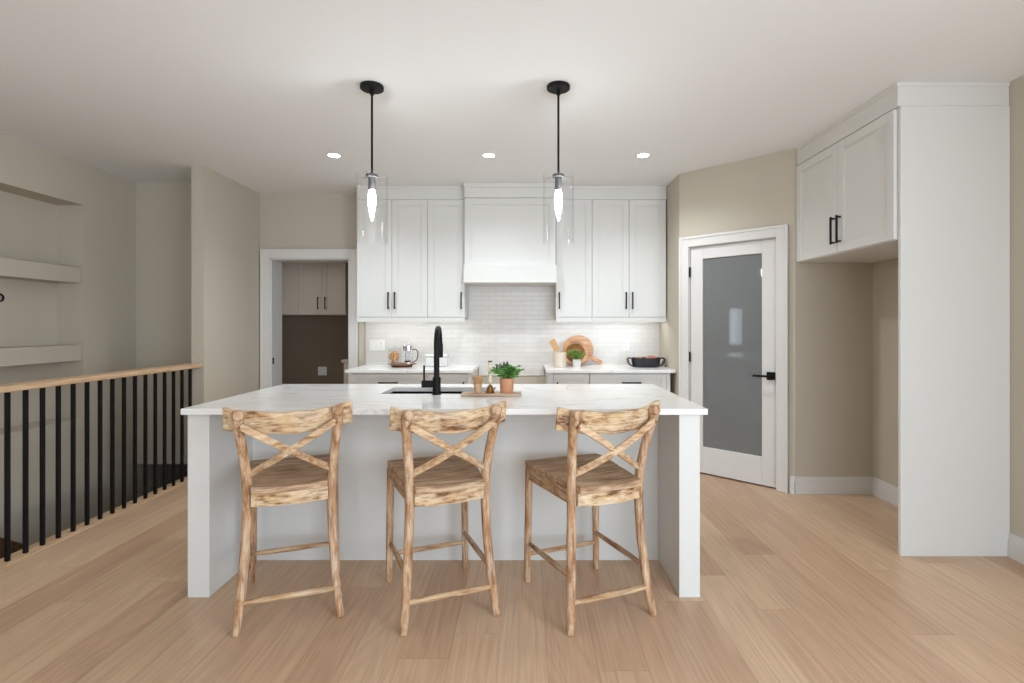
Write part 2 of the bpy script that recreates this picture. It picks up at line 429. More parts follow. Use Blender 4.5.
# left wall with the niche, and the sidelight window
NY0, NY1, NZ0, NZ1, NXB = 2.95, 4.60, 0.535, 2.378, -4.06
w = MB(); holes_wall(w, 'x', NXB, XL, YR, 5.38, -2.8, CZ, [(2.2, 2.46, 0.95, 1.7), (NY0, NY1, NZ0, NZ1)])
w.box(NXB - 0.1, NXB, NY0 - 0.1, NY1 + 0.1, NZ0 - 0.1, NZ1 + 0.1)
struct(w.build('wall_left', M['wall'], smooth=False), 'greige side wall with a recessed shelf niche above the stairs', 'wall')
# stairwell end wall (header over the descending stair), stub wall, wells
w = MB(); w.box(XL, -2.94, 5.22, 5.38, -0.03, CZ); w.box(XL, -2.94, 6.6, 6.7, -2.8, -0.03); w.box(XL, -2.94, 5.38, 6.7, -0.06, -0.03)
struct(w.build('wall_stair', M['wall'], smooth=False), 'greige wall at the end of the stairwell', 'wall')
w = MB(); w.box(-2.94, -2.83, 4.67, YB, -0.25, CZ)
struct(w.build('wall_stub', M['wall'], smooth=False), 'narrow greige wall end where the handrail stops', 'wall')
w = MB(); w.box(-2.94, -2.85, 2.5, 6.7, -2.8, -0.25); w.box(XL, -2.85, 2.5, 2.6, -2.8, -0.25); w.box(XL - .1, -2.85, 2.5, 6.7, -2.9, -2.8)
w.box(XL - 0.2, XL, 5.38, 6.7, -2.8, 0)
struct(w.build('wall_stairwell', M['wall'], smooth=False), 'greige lower walls of the stairwell', 'wall')
# mudroom beyond the doorway
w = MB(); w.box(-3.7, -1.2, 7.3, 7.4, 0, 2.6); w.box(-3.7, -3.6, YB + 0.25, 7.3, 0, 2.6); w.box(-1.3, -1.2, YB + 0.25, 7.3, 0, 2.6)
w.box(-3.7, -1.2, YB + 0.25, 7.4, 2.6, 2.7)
struct(w.build('wall_mudroom', M['wall_mud'], smooth=False), 'dark brown-grey walls of the mudroom beyond the doorway', 'wall')
lamp('mudroom_downlight', 'SPOT', (-2.55, 6.35, 2.57), 7, (1.0, 0.96, 0.9), 0.05, 110)  # unseen spot without a fixture, added to brighten the mudroom cabinet fronts
# stair flight going down away from the camera
w = MB()
poly = []
y, z = 2.70, 0.0
for k in range(10):
    w.box(XL, -2.97, y, y + 0.29, z - 0.19 - 0.04, z - 0.19)
    w.box(XL, -2.97, y, y + 0.02, z - 0.19, z - 0.03 if k == 0 else z)
    y += 0.27; z -= 0.19
struct(w.build('stairs', M['carpet'], smooth=False), 'wooden stair flight going down behind the railing', 'stairs')
w = MB()
pts = [(3.25, 0.02), (3.25, 0.16), (5.6, -1.49), (5.6, -1.75), (3.25, -0.1)]
pp = [(p[0], p[1]) for p in ((2.75, -0.2), (2.75, 0.55), (5.2, -1.13), (5.2, -1.96))]
bm = w.bm
a = [bm.verts.new((XL, p, q)) for p, q in pp]; b = [bm.verts.new((XL + 0.018, p, q)) for p, q in pp]
bm.faces.new(a); bm.faces.new(b[::-1])
for k in range(4): bm.faces.new((a[k], a[(k+1) % 4], b[(k+1) % 4], b[k]))
struct(w.build('trim_stair', M['carpet'], smooth=False), 'sloping wood skirt board on the stair wall', 'trim')
w = MB(); w.box(-2.975, -2.865, 0.5, 4.67, 0.0, 0.006); w.box(-2.985, -2.97, 0.5, 4.67, -0.04, 0.006)
struct(w.build('trim_nosing', M['rail'], smooth=False, bevel=0.002), 'oak nosing strip under the black balusters', 'trim')

# doorway casing and jamb
def casing(mb, x0, x1, zt, wd, y, proud=0.02):
    for (a0, a1, pr) in ((0, wd, proud), (wd - 0.022, wd, proud + 0.008)):
        mb.box(x0 - a1, x0 - a0, y - pr, y, 0, zt + a1); mb.box(x1 + a0, x1 + a1, y - pr, y, 0, zt + a1)
        mb.box(x0 - a0, x1 + a0, y - pr, y, zt + a0, zt + a1)
w = MB(); casing(w, DX0 + 0.005, DX1 - 0.005, DZ - 0.005, 0.098, YB)
w.box(DX0, DX0 + 0.018, YB, YB + 0.25, 0, DZ); w.box(DX1 - 0.018, DX1, YB, YB + 0.25, 0, DZ); w.box(DX0, DX1, YB, YB + 0.25, DZ - 0.018, DZ)
struct(w.build('trim_1', M['trim'], smooth=False, bevel=0.003), 'white casing around the mudroom doorway', 'trim')
w = MB(); w.box(DX0 + 0.018, DX0 + 0.021, YB + 0.02, YB + 0.05, 0.92, 0.99)
tag(w.build('strike_plate', M['black']), 'small black strike plate on the white doorway jamb', 'strike plate')

# pantry door (structure) on the angled wall
d1 = bpy.data.objects.new('door_1', None); C.objects.link(d1); diag(d1)
struct(d1, 'white pantry door with a tall frosted grey glass pane', 'door')
w = MB(); casing(w, 0.10, 0.865, 2.05, 0.092, 0)
w.box(0.10, 0.105, 0, 0.12, 0, 2.05); w.box(0.86, 0.865, 0, 0.12, 0, 2.05); w.box(0.10, 0.865, 0, 0.12, 2.045, 2.05)
w.build('casing', M['trim'], d1, bevel=0.003, smooth=False)
g0, g1, gz0, gz1 = 0.222, 0.742, 0.246, 1.934
w = MB()
for bx in ((0.108, g0, 0.012, 2.042), (g1, 0.857, 0.012, 2.042), (g0, g1, 0.012, gz0), (g0, g1, gz1, 2.042)):
    w.box(bx[0], bx[1], 0.012, 0.05, bx[2], bx[3])
slab = w.build('slab', M['trim'], d1, bevel=0.003, smooth=False)
w = MB(); w.box(g0 - .005, g1 + .005, 0.024, 0.032, gz0 - .005, gz1 + .005)
pn = w.build('glass_pane', M['frost'], d1, smooth=False); pn['label'] = 'frosted grey glass pane'
w = MB(); w.box(0.785, 0.85, -0.002, 0.012, 0.888, 0.953)
hd = w.build('rosette', M['black'], d1, bevel=0.002); hd['label'] = 'square black rosette'
w = MB(); w.tube([(0.818, 0, 0.92), (0.818, -0.045, 0.92)], 0.011); w.box(0.69, 0.83, -0.052, -0.04, 0.911, 0.929)
w.build('lever_handle', M['black'], d1, bevel=0.002)
for hz in (1.82, 1.05, 0.22):
    w = MB(); w.tube([(0.106, -0.004, hz - 0.045), (0.106, -0.004, hz + 0.045)], 0.008, 10)
    w.build('hinge', M['black'], d1)
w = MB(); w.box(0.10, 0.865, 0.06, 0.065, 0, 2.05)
w.build('pantry_shade_sheet', M['black'], d1, smooth=False)  # black sheet standing in for the unlit pantry behind the door

# baseboards
def bb(mb, x0, y0, x1, y1, h=0.138, t=0.016):
    d = Vector((x1 - x0, y1 - y0)); n = Vector((d.y, -d.x)).normalized()
    for tt, hh in ((t, h * 0.72), (t * 0.6, h)):
        mb.prism([(x0, y0), (x1, y1), (x1 + n.x*tt, y1 + n.y*tt), (x0 + n.x*tt, y0 + n.y*tt)], 0, hh)
w = MB(); bb(w, 2.115, 4.225, 2.14, 4.20); bb(w, 2.135, 4.20, 2.755, 4.20)
struct(w.build('baseboard_alcove', M['trim'], smooth=False), 'white baseboard along the fridge alcove back', 'baseboard')
w = MB(); bb(w, 2.755, 4.20, 2.755, 3.085); bb(w, XR, 3.055, XR, YR)
struct(w.build('baseboard_right', M['trim'], smooth=False), 'white baseboard beyond the tall white panel', 'baseboard')
w = MB(); bb(w, -2.83, 4.67, -2.83, YB); bb(w, -2.83, YB, -2.80, YB)
struct(w.build('baseboard_stub', M['trim'], smooth=False), 'white baseboard on the wall beside the doorway', 'baseboard')

# windows behind the camera
def window(name, label, loc, rz, wd, z0, z1, bars):
    e = bpy.data.objects.new(name, None); C.objects.link(e); e.location = loc; e.rotation_euler = (0, 0, rz)
    struct(e, label, 'window')
    w = MB()
    for k in range(bars + 1):
        x = -wd/2 + wd * k / bars
        x = min(max(x, -wd/2 + 0.03), wd/2 - 0.03); w.box(x - 0.03, x + 0.03, 0.03, 0.10, z0, z1)
    w.box(-wd/2, wd/2, 0.03, 0.10, z0, z0 + 0.06); w.box(-wd/2, wd/2, 0.03, 0.10, z1 - 0.06, z1)
    w.build('window_frame', M['trim'], e, smooth=False)
    w = MB(); w.box(-wd/2 + .01, wd/2 - .01, 0.06, 0.068, z0 + .01, z1 - .01)
    w.build('pane', M['winglass'], e, smooth=False)
window('window_1', 'narrow sidelight window by the stairs', (XL, 2.33, 0), R(90), 0.26, 0.95, 1.7, 1)
window('window_2', 'wide patio doors behind the camera', (1.1, YR, 0), R(180), 2.9, 0.05, 2.4, 2)
window('window_3', 'side window on the wall behind the camera', (XR, -1.2, 0), R(-90), 2.8, 0.6, 2.3, 2)

# ------------------------------------------------------------------ stair railing
rl = thing('stair_railing', 'oak handrail on square black balusters guarding the stairwell', 'railing', (-2.915, 3.0, 0))
w = MB(); w.box(-0.048, 0.075, -2.3, 1.668, 0.965, 1.0)
w.build('handrail', M['rail'], rl, bevel=0.006)
base_bal = None
for k in range(-3, 16):
    y = -0.015 + 0.1085 * k
    if base_bal is None:
        w = MB(); w.box(-0.0095, 0.0095, -0.0095, 0.0095, 0.006, 0.966)
        base_bal = w.build('baluster', M['black'], rl); o = base_bal
    else:
        o = base_bal.copy(); C.objects.link(o); o.parent = rl
    o.location = (0, y, 0)

# niche shelves
for (z0, z1, lab) in ((1.70, 1.835, 'thick greige floating shelf at the higher level of the wall niche'), (1.03, 1.166, 'thick greige floating shelf at the lower level of the wall niche')):
    w = MB(); w.box(NXB, XL - 0.02, NY0, NY1 - 0.004, z0, z1)
    tag(w.build('floating_shelf', M['wall'], bevel=0.003), lab, 'shelf', 'floating shelves in the wall niche')
w = MB()
ring = [(NXB + 0.014, 4.085 + 0.026*math.cos(t*math.pi/10), 1.548 + 0.026*math.sin(t*math.pi/10)) for t in range(21)]
w.tube(ring, 0.007, 8, cap=False); w.tube([(NXB, 4.085, 1.574), (NXB + 0.02, 4.085, 1.574)], 0.008, 8)
tag(w.build('wall_ring', M['black']), 'small black metal ring on the niche wall between the two shelves', 'ring')

# ------------------------------------------------------------------ cabinets
def shaker(mb, x0, x1, z0, z1, y0, th=0.02, fr=0.058):
    """shaker door or drawer front facing -y: frame, bead and recessed panel as one connected skin"""
    bm = mb.bm
    mb.box(x0, x1, y0 + 0.010, y0 + th, z0, z1)
    mb.box(x0, x0 + fr, y0, y0 + 0.011, z0, z1); mb.box(x1 - fr, x1, y0, y0 + 0.011, z0, z1)
    mb.box(x0 + fr, x1 - fr, y0, y0 + 0.011, z0, z0 + fr); mb.box(x0 + fr, x1 - fr, y0, y0 + 0.011, z1 - fr, z1)
    b = 0.010
    mb.box(x0 + fr, x0 + fr + b, y0 + 0.005, y0 + 0.011, z0 + fr, z1 - fr); mb.box(x1 - fr - b, x1 - fr, y0 + 0.005, y0 + 0.011, z0 + fr, z1 - fr)
    mb.box(x0 + fr + b, x1 - fr - b, y0 + 0.005, y0 + 0.011, z0 + fr, z0 + fr + b); mb.box(x0 + fr + b, x1 - fr - b, y0 + 0.005, y0 + 0.011, z1 - fr - b, z1 - fr)
    return mb
def bar_pull(parent, x, y, z, L, vertical=True, mat='black', r=0.006):
    w = MB()
    if vertical:
        w.box(x - r, x + r, y - 0.034, y - 0.022, z - L/2, z + L/2)
        for s in (-1, 1): w.box(x - r, x + r, y - 0.023, y, z + s*(L/2 - 0.012) - r, z + s*(L/2 - 0.012) + r)
    else:
        w.box(x - L/2, x + L/2, y - 0.034, y - 0.022, z - r, z + r)
        for s in (-1, 1): w.box(x + s*(L/2 - 0.012) - r, x + s*(L/2 - 0.012) + r, y - 0.023, y, z - r, z + r)
    o = w.build('handle', M[mat], parent, bevel=0.0015); o['label'] = 'black bar handle'
    return o
def upper(label, x0, x1, doors, mat='cab', yb=YB, depth=0.315, z0=1.415, z1=2.60, rail=0.045, light=True, name='upper_cabinet', group='upper cabinets on the kitchen back wall', pullL=0.17, pz=1.585, hmat='black'):
    t = thing(name, label, 'cabinet', ((x0 + x1)/2, yb, 0), 0, group)
    hw = (x1 - x0)/2; yf = -depth
    w = MB(); w.box(-hw, hw, yf, -0.010, z0, z1)
    if rail: w.box(-hw, hw, yf - 0.015, yf + 0.005, z0 - rail, z0 + 0.004)
    w.build('body', M[mat], t, bevel=0.0015, smooth=False)
    for a, b, hx in doors:
        w = MB(); shaker(w, a - (x0+x1)/2 + 0.002, b - (x0+x1)/2 - 0.002, z0 + 0.006, z1 - 0.003, yf - 0.0205)
        d = w.build('door', M[mat], t, bevel=0.0012, smooth=False)
        if hx is not None: bar_pull(d, hx - (x0+x1)/2, yf - 0.0205, pz, pullL, True, hmat)
    if light:
        w = MB(); w.box(-hw + 0.05, hw - 0.05, yf + 0.06, yf + 0.09, z0 - 0.012, z0 - 0.0005)
        lb = w.build('light_bar', M['ledbar'], t, smooth=False); lb['label'] = 'glowing under-cabinet light strip'
        area('undercabinet_glow', ((x0+x1)/2, yb + yf + 0.075, z0 - 0.016), (0, 0, 0), 2*hw - 0.1, 0.03, 0.85*(2*hw)/0.7, (0.95, 0.98, 1.0))
    return t
E = [-1.690, -1.338, -0.978, -0.606, 0.312, 0.674, 1.046, 1.418]
upper('white two-door upper cabinet above the jar tray, next to the doorway', E[0], E[2], [(E[0], E[1], E[1]-0.032), (E[1], E[2], E[1]+0.032)])
upper('white single-door upper cabinet between the doorway-side pair and the hood', E[2]+0.001, E[3], [(E[2], E[3], E[3]-0.032)])
upper('white single-door upper cabinet on the pantry side of the hood', E[4], E[5], [(E[4], E[5], E[4]+0.032)])
upper('white two-door upper cabinet above the black oval dish', E[5]+0.001, E[7], [(E[5], E[6], E[6]-0.032), (E[6], E[7], E[6]+0.032)])
for nm, x0, x1, lab in (('trim_2', E[0], E[3], 'white crown fascia above the cabinets beside the doorway'), ('trim_3', E[4], 1.425, 'white crown fascia above the cabinets beside the pantry')):
    w = MB(); w.box(x0, x1, YB - 0.325, YB, 2.602, 2.72)
    w.prism([(x0 - 0.004, YB - 0.332), (x1, YB - 0.332), (x1, YB), (x0 - 0.004, YB)], 2.715, CZ)
    struct(w.build(nm, M['cab'], smooth=False, bevel=0.002), lab, 'trim')

hood = thing('range_hood', 'wide white panelled range hood cover between the upper cabinets', 'range hood', (-0.147, YB, 0))
w = MB(); w.box(-0.450, 0.450, -0.405, -0.01, 1.92, 2.60)
w.build('body', M['cab'], hood, smooth=False, bevel=0.0015)
w = MB(); shaker(w, -0.450, 0.450, 1.928, 2.594, -0.426, fr=0.062); w.build('front_panel', M['cab'], hood, smooth=False, bevel=0.0015)
w = MB(); w.box(-0.457, 0.457, -0.455, -0.01, 1.757, 1.93); w.build('bottom_band', M['cab'], hood, smooth=False, bevel=0.002)
w = MB(); w.box(-0.451, 0.451, -0.434, -0.01, 2.597, 2.70); w.box(-0.455, 0.455, -0.446, -0.01, 2.695, CZ); w.build('crown', M['cab'], hood, smooth=False, bevel=0.003)

# base cabinets
def base_unit(label, x0, x1, kind, hx=None, lo=0.10):
    t = thing('base_cabinet', label, 'cabinet', ((x0+x1)/2, YB, 0), 0, 'base cabinets on the kitchen back wall')
    hw = (x1 - x0)/2
    w = MB(); w.box(-hw, hw, -0.60, -0.01, lo, 0.885); w.box(-hw, hw, -0.54, -0.02, 0, lo); w.build('body', M['cab'], t, smooth=False, bevel=0.0015)
    if kind == 'drawers':
        for z0, z1 in ((0.705, 0.872), (0.415, 0.70), (0.115, 0.41)):
            w = MB(); shaker(w, -hw + 0.003, hw - 0.003, z0, z1, -0.6205, fr=0.045); d = w.build('drawer', M['cab'], t, smooth=False, bevel=0.0012)
            bar_pull(d, hx or 0, -0.6205, z1 - 0.08, 0.185, False)
    else:
        w = MB(); shaker(w, -hw + 0.003, hw - 0.003, 0.115, 0.872, -0.6205, fr=0.05); d = w.build('door', M['cab'], t, smooth=False, bevel=0.0012)
        bar_pull(d, hx, -0.6205, 0.715, 0.17)
    return t
base_unit('white drawer base cabinet under the jar tray counter', -1.660, -0.931, 'drawers')
base_unit('narrow white base cabinet on the doorway side of the empty range gap', -0.930, -0.553, 'door', hx=0.158)
base_unit('narrow white base cabinet under the utensil crock', 0.272, 0.612, 'door', hx=-0.135)
base_unit('white drawer base cabinet under the black oval dish', 0.614, 1.345, 'drawers', hx=0.03)
for x0, x1, lab in ((-0.552, -0.505, 'slim white end panel beside the range gap on the doorway side'), (0.222, 0.271, 'slim white end panel beside the range gap on the pantry side'), (1.347, 1.385, 'slim white filler panel next to the pantry wall')):
    w = MB(); w.box(x0, x1, YB - 0.612, YB - 0.011, 0, 0.885); tag(w.build('end_panel', M['cab'], smooth=False, bevel=0.002), lab, 'panel')
for x0, x1, lab in ((-1.700, -0.492, 'white quartz worktop carrying the cookie jar tray'), (0.200, 1.428, 'white quartz worktop carrying the black oval dish')):
    w = MB(); w.box(x0, x1, YB - 0.66, YB - 0.009, 0.886, 0.916)
    tag(w.build('countertop', M['quartz'], smooth=False, bevel=0.003), lab, 'countertop')
w = MB(); w.box(-1.70, 1.43, YB - 0.008, YB, 0.916, 1.40); w.box(-0.604, 0.311, YB - 0.008, YB, 1.40, 1.78); w.box(-0.492, 0.20, YB - 0.008, YB, 0.800, 0.916)
struct(w.build('backsplash', M['tile'], smooth=False), 'glossy white subway tile backsplash', 'backsplash')
def outlet(name, label, loc, wd, ht, gangs, mat='plate'):
    t = thing(name, label, 'outlet', loc)
    w = MB(); w.box(-wd/2, wd/2, -0.007, 0, -ht/2, ht/2); w.build('cover_plate', M[mat], t, bevel=0.002)
    for k in range(gangs):
        x = (k - (gangs-1)/2) * 0.046
        w = MB(); w.box(x - 0.017, x + 0.017, -0.010, -0.007, -0.034, 0.034); rk = w.build('receptacle', M[mat], t, bevel=0.001)
        if k == gangs - 1:
            w = MB()
            for s in (-1, 1):
                for q in (-1, 1): w.box(x + q*0.006 - 0.0012, x + q*0.006 + 0.0012, -0.0108, -0.0100, s*0.018 - 0.005, s*0.018 + 0.005)
            w.build('slots', M['slot'], rk)['kind'] = 'stuff'
outlet('wall_outlet', 'white triple switch and outlet plate on the tile behind the cookie jar', (-1.577, YB - 0.008, 1.125), 0.165, 0.118, 3)
outlet('wall_outlet', 'white single outlet plate on the tile above the black oval dish', (1.078, YB - 0.008, 1.125), 0.072, 0.118, 1)
outlet('wall_outlet', 'beige outlet plate low on the dark mudroom wall', (-2.79, 7.30, 0.71), 0.12, 0.118, 2)

# fridge enclosure on the side wall
t = thing('wall_cabinet', 'deep white two-door cabinet above the empty fridge alcove', 'cabinet', (2.755, 3.64, 0), R(-90))
w = MB(); w.box(-0.557, 0.556, -0.588, -0.002, 1.83, 2.598); w.build('body', M['cab'], t, smooth=False, bevel=0.0015)
for a, b, hx in ((-0.556, 0.0, -0.035), (0.0, 0.556, 0.035)):
    w = MB(); shaker(w, a + 0.002, b - 0.002, 1.835, 2.592, -0.6085, fr=0.062); d = w.build('door', M['cab'], t, smooth=False, bevel=0.0015)
    bar_pull(d, hx, -0.6085, 1.99, 0.19)
w = MB(); w.box(-0.558, 0.577, -0.600, 0.044, 2.602, CZ - 0.022); w.box(-0.558, 0.582, -0.607, 0.044, CZ - 0.024, CZ); w.build('crown_fascia', M['cab'], t, smooth=False, bevel=0.002)
w = MB(); w.box(2.168, XR - 0.001, 3.058, 3.080, 0, 2.600)
tag(w.build('fridge_end_panel', M['cab'], smooth=False, bevel=0.002), 'tall plain white panel closing the fridge alcove at floor', 'panel')

# mudroom cabinets
upper('taupe three-door cabinet hanging in the dim mudroom', -3.283, -2.352, [(-3.283, -2.973, None), (-2.973, -2.662, -2.71), (-2.662, -2.352, -2.615)],
      mat='cab_taupe', yb=7.30, depth=0.33, z0=1.475, z1=2.45, rail=0, light=False, name='mudroom_cabinet', group=None, pullL=0.16, pz=1.63, hmat='bronze')
t = thing('mudroom_counter_unit', 'low beige cabinet end in the mudroom, half hidden by the casing', 'cabinet', (-1.89, 7.30, 0))
w = MB(); w.box(-0.40, 0.55, -0.60, -0.005, 0.10, 0.87); w.box(-0.38, 0.55, -0.54, -0.005, 0, 0.10); w.build('body', M['cab_taupe'], t, smooth=False, bevel=0.002)
w = MB(); shaker(w, -0.395, 0.07, 0.115, 0.86, -0.621); w.build('door', M['cab_taupe'], t, smooth=False); w = MB(); shaker(w, 0.075, 0.545, 0.115, 0.86, -0.621); w.build('door', M['cab_taupe'], t, smooth=False)
w = MB(); w.box(-0.42, 0.57, -0.64, -0.005, 0.871, 0.905); w.build('worktop', M['cab_taupe'], t, smooth=False, bevel=0.002)

# ------------------------------------------------------------------ island
isl = thing('kitchen_island', 'long white kitchen island with waterfall-style end panels', 'island', (-0.395, 3.1, 0))
ox, oy = -0.395, 3.1
for x0, x1 in ((-1.653, -1.547), (0.755, 0.857)):
    w = MB(); w.box(x0 - ox, x1 - ox, 2.595 - oy, 3.62 - oy, 0, 0.899); w.build('end_panel', M['cab'], isl, smooth=False, bevel=0.003)
w = MB(); w.box(-1.547 - ox, 0.755 - ox, 3.012 - oy, 3.03 - oy, 0, 0.899); w.build('back_panel', M['cab'], isl, smooth=False)
w = MB(); w.box(-1.547 - ox, 0.755 - ox, 3.56 - oy, 3.58 - oy, 0.1, 0.899); w.box(-1.547 - ox, 0.755 - ox, 3.03 - oy, 3.56 - oy, 0.1, 0.12)
w.box(-1.547 - ox, 0.755 - ox, 3.50 - oy, 3.52 - oy, 0, 0.1); w.build('carcass', M['cab'], isl, smooth=False)
w = MB()
IX0, IX1, IY0, IY1 = -1.665, 0.884, 2.56, 3.66
SX0, SX1, SY0, SY1 = -0.86, -0.19, 3.13, 3.475
bm = w.bm
xs = [IX0, SX0, SX1, IX1]; ysv = [IY0, SY0, SY1, IY1]
for z in (0.90, 0.93): pass
V = {}
for zi, z in enumerate((0.90, 0.93)):
    for i, x in enumerate(xs):
        for j, y in enumerate(ysv): V[i, j, zi] = bm.verts.new((x, y, z))
for i in range(3):
    for j in range(3):
        if i == 1 and j == 1: continue
        bm.faces.new((V[i,j,1], V[i+1,j,1], V[i+1,j+1,1], V[i,j+1,1])); bm.faces.new((V[i,j,0], V[i,j+1,0], V[i+1,j+1,0], V[i+1,j,0]))
for k in range(3):
    for (p, q) in (((k,0),(k+1,0)), ((k+1,3),(k,3)), ((0,k+1),(0,k)), ((3,k),(3,k+1))):
        bm.faces.new((V[p[0],p[1],0], V[q[0],q[1],0], V[q[0],q[1],1], V[p[0],p[1],1]))
for (p, q) in (((2,1),(1,1)), ((1,2),(2,2)), ((1,1),(1,2)), ((2,2),(2,1))):
    bm.faces.new((V[p[0],p[1],0], V[q[0],q[1],0], V[q[0],q[1],1], V[p[0],p[1],1]))
tag(w.build('island_countertop', M['quartz'], smooth=False, bevel=0.003), 'white veined quartz worktop of the kitchen island', 'countertop')
sk = thing('kitchen_sink', 'black undermount sink set in the island worktop', 'sink', ((SX0+SX1)/2, (SY0+SY1)/2, 0.67))
hx, hy = (SX1-SX0)/2, (SY1-SY0)/2
w = MB(); tt = 0.012
w.box(-hx - tt, hx + tt, -hy - tt, hy + tt, 0, 0.012)
w.box(-hx - tt, -hx, -hy - tt, hy + tt, 0.012, 0.229); w.box(hx, hx + tt, -hy - tt, hy + tt, 0.012, 0.229)
w.box(-hx, hx, -hy - tt, -hy, 0.012, 0.229); w.box(-hx, hx, hy, hy + tt, 0.012, 0.229)
w.build('basin', M['black'], sk, smooth=False)
w = MB(); w.lathe([(0.0, 0.012), (0.045, 0.012), (0.045, 0.016), (0.0, 0.018)], 24); w.build('drain', M['chrome'], sk)

fc = thing('kitchen_faucet', 'tall matte black gooseneck faucet on the island worktop', 'faucet', (-0.516, 3.095, 0.93), R(6))
w = MB(); w.lathe([(0.0, 0), (0.026, 0), (0.026, 0.006), (0.0235, 0.008), (0.0235, 0.098), (0.0215, 0.101), (0.0, 0.101)], 24); w.build('base', M['black'], fc)
w = MB()
pts = [(0, 0, 0.095), (0, 0, 0.22), (0, 0, 0.30)]
for k in range(1, 13):
    a = math.pi * k / 12; pts.append((0.0 + 0.008*k/12, 0.095 - 0.095*math.cos(a), 0.30 + 0.086*math.sin(a)))
pts.append((0.008, 0.19, 0.29))
w.tube(pts, 0.0165, 16); w.build('spout', M['black'], fc)
w = MB(); w.lathe([(0.0, 0.205), (0.017, 0.205), (0.0195, 0.21), (0.0195, 0.285), (0.0165, 0.30), (0.0, 0.30)], 20, (0.008, 0.19, 0)); w.build('spray_head', M['black'], fc)
w = MB(); w.tube([(-0.015, 0, 0.062), (-0.086, 0.0, 0.062)], 0.021, 18); sidebody = w.build('valve_body', M['black'], fc)
w = MB(); w.tube([(-0.072, 0, 0.07), (-0.072, 0, 0.17)], 0.0058, 10); w.build('lever', M['black'], fc)

# ------------------------------------------------------------------ items on the island
tb = thing('serving_board', 'long pale wooden serving board on the island beside the sink', 'board', (-0.193, 3.055, 0.93))
w = MB(); w.box(-0.172, 0.172, -0.06, 0.06, 0.0, 0.016); w.build('board', M['traywood'], tb, bevel=0.004)
TZ = 0.946
br = thing('dish_brush', 'small turned wooden brush standing bristles up on the serving board', 'brush', (-0.272, 3.05, TZ))
w = MB(); w.lathe([(0.0, 0), (0.017, 0), (0.021, 0.01), (0.019, 0.025), (0.022, 0.035), (0.026, 0.048), (0.026, 0.054), (0.0, 0.054)], 20); w.build('handle', M['brushwood'], br)
w = MB(); w.lathe([(0.0, 0.053), (0.022, 0.055), (0.034, 0.088), (0.032, 0.093), (0.0, 0.095)], 22); w.build('bristles', M['bristle'], br)
bl = thing('hand_bell', 'brass hand bell with a beaded ivory handle on the serving board', 'bell', (-0.201, 3.05, TZ))
w = MB(); w.lathe([(0.026, 0.0), (0.027, 0.003), (0.021, 0.012), (0.0175, 0.026), (0.014, 0.038), (0.006, 0.045), (0.004, 0.056), (0.0, 0.057), (0.0, 0.05), (0.01, 0.037), (0.015, 0.024), (0.019, 0.010), (0.024, 0.0)], 24, closed=True); w.build('bell_cup', M['brass'], bl)
w = MB()
prof = [(0.0, 0.050), (0.005, 0.052)]
for k in range(6):
    z = 0.060 + k * 0.0195
    prof += [(0.007, z), (0.011, z + 0.006), (0.011, z + 0.0135), (0.007, z + 0.0195)]
prof += [(0.0, 0.179)]
w.lathe(prof, 16); w.build('grip', M['ivory'], bl)
w = MB(); w.lathe([(0.0, 0.177), (0.0125, 0.177), (0.0125, 0.183), (0.0, 0.186)], 16); w.build('cap', M['bronze'], bl)
def leaf(mb, base, d, L, wd, droop=0.3):
    d = Vector(d).normalized(); s = d.cross(Vector((0, 0, 1)))
    if s.length < 0.05: s = Vector((1, 0, 0))
    s.normalize(); b = Vector(base)
    m = b + d * L * 0.55 + Vector((0, 0, 0.06 * L)); e = b + d * L - Vector((0, 0, droop * L))
    v = [mb.bm.verts.new(p) for p in (b, m - s * wd/2, e, m + s * wd/2)]
    mb.bm.faces.new((v[0], v[1], v[2])); mb.bm.faces.new((v[0], v[2], v[3]))
def plant(name, label, loc, pot_r, pot_h, potmat, spread, ht, nst, lmat, buds=False, lw=0.011, ll=0.026):
    t = thing(name, label, 'plant', loc)
    w = MB()
    w.lathe([(0.0, 0), (pot_r*0.88, 0), (pot_r, pot_h), (pot_r*0.9, pot_h), (pot_r*0.86, pot_h*0.86), (0.0, pot_h*0.86)], 28)
    w.build('pot', potmat, t)
    w = MB(); w.lathe([(0.0, pot_h*0.82), (pot_r*0.86, pot_h*0.84), (pot_r*0.84, pot_h*0.9), (0.0, pot_h*0.93)], 20); w.build('soil', M['soil'], t)
    lv = MB(); st = MB(); bd = MB()
    for k in range(nst):
        an = random.uniform(0, 2*math.pi); rr = spread * math.sqrt(random.random())
        tip = Vector((rr*math.cos(an), rr*math.sin(an), pot_h + ht * (1 - 0.55*(rr/spread)**2) * random.uniform(0.75, 1.05)))
        b = Vector((0.45*pot_r*math.cos(an)*rr/spread, 0.45*pot_r*math.sin(an)*rr/spread, pot_h*0.9))
        st.tube([b, b.lerp(tip, 0.5) + Vector((0, 0, 0.012)), tip], [0.0013, 0.0011, 0.0008], 5)
        for q in range(7):
            p = b.lerp(tip, 0.3 + 0.7*q/6) + Vector((0, 0, 0.012*(1 - abs(q/3 - 1))))
            for s in range(2):
                a2 = random.uniform(0, 2*math.pi)
                leaf(lv, p, (math.cos(a2), math.sin(a2), random.uniform(0.1, 0.9)), ll*random.uniform(0.7, 1.2), lw*random.uniform(0.8, 1.2))
        if buds and k % 5 == 0: bd.ball(tip + Vector((0, 0, 0.012)), 0.006, 1.8, 8, 5)
    lv.build('foliage', lmat, t, smooth=False); st.build('stems', lmat, t)
    if buds: bd.build('buds', M['bud'], t)['kind'] = 'stuff'
    return t
plant('potted_herb', 'leafy green herb with purple buds in a terracotta pot on the serving board', (-0.105, 3.052, TZ), 0.042, 0.084, M['terracotta'], 0.10, 0.080, 26, M['leaf'], True, lw=0.015, ll=0.034)

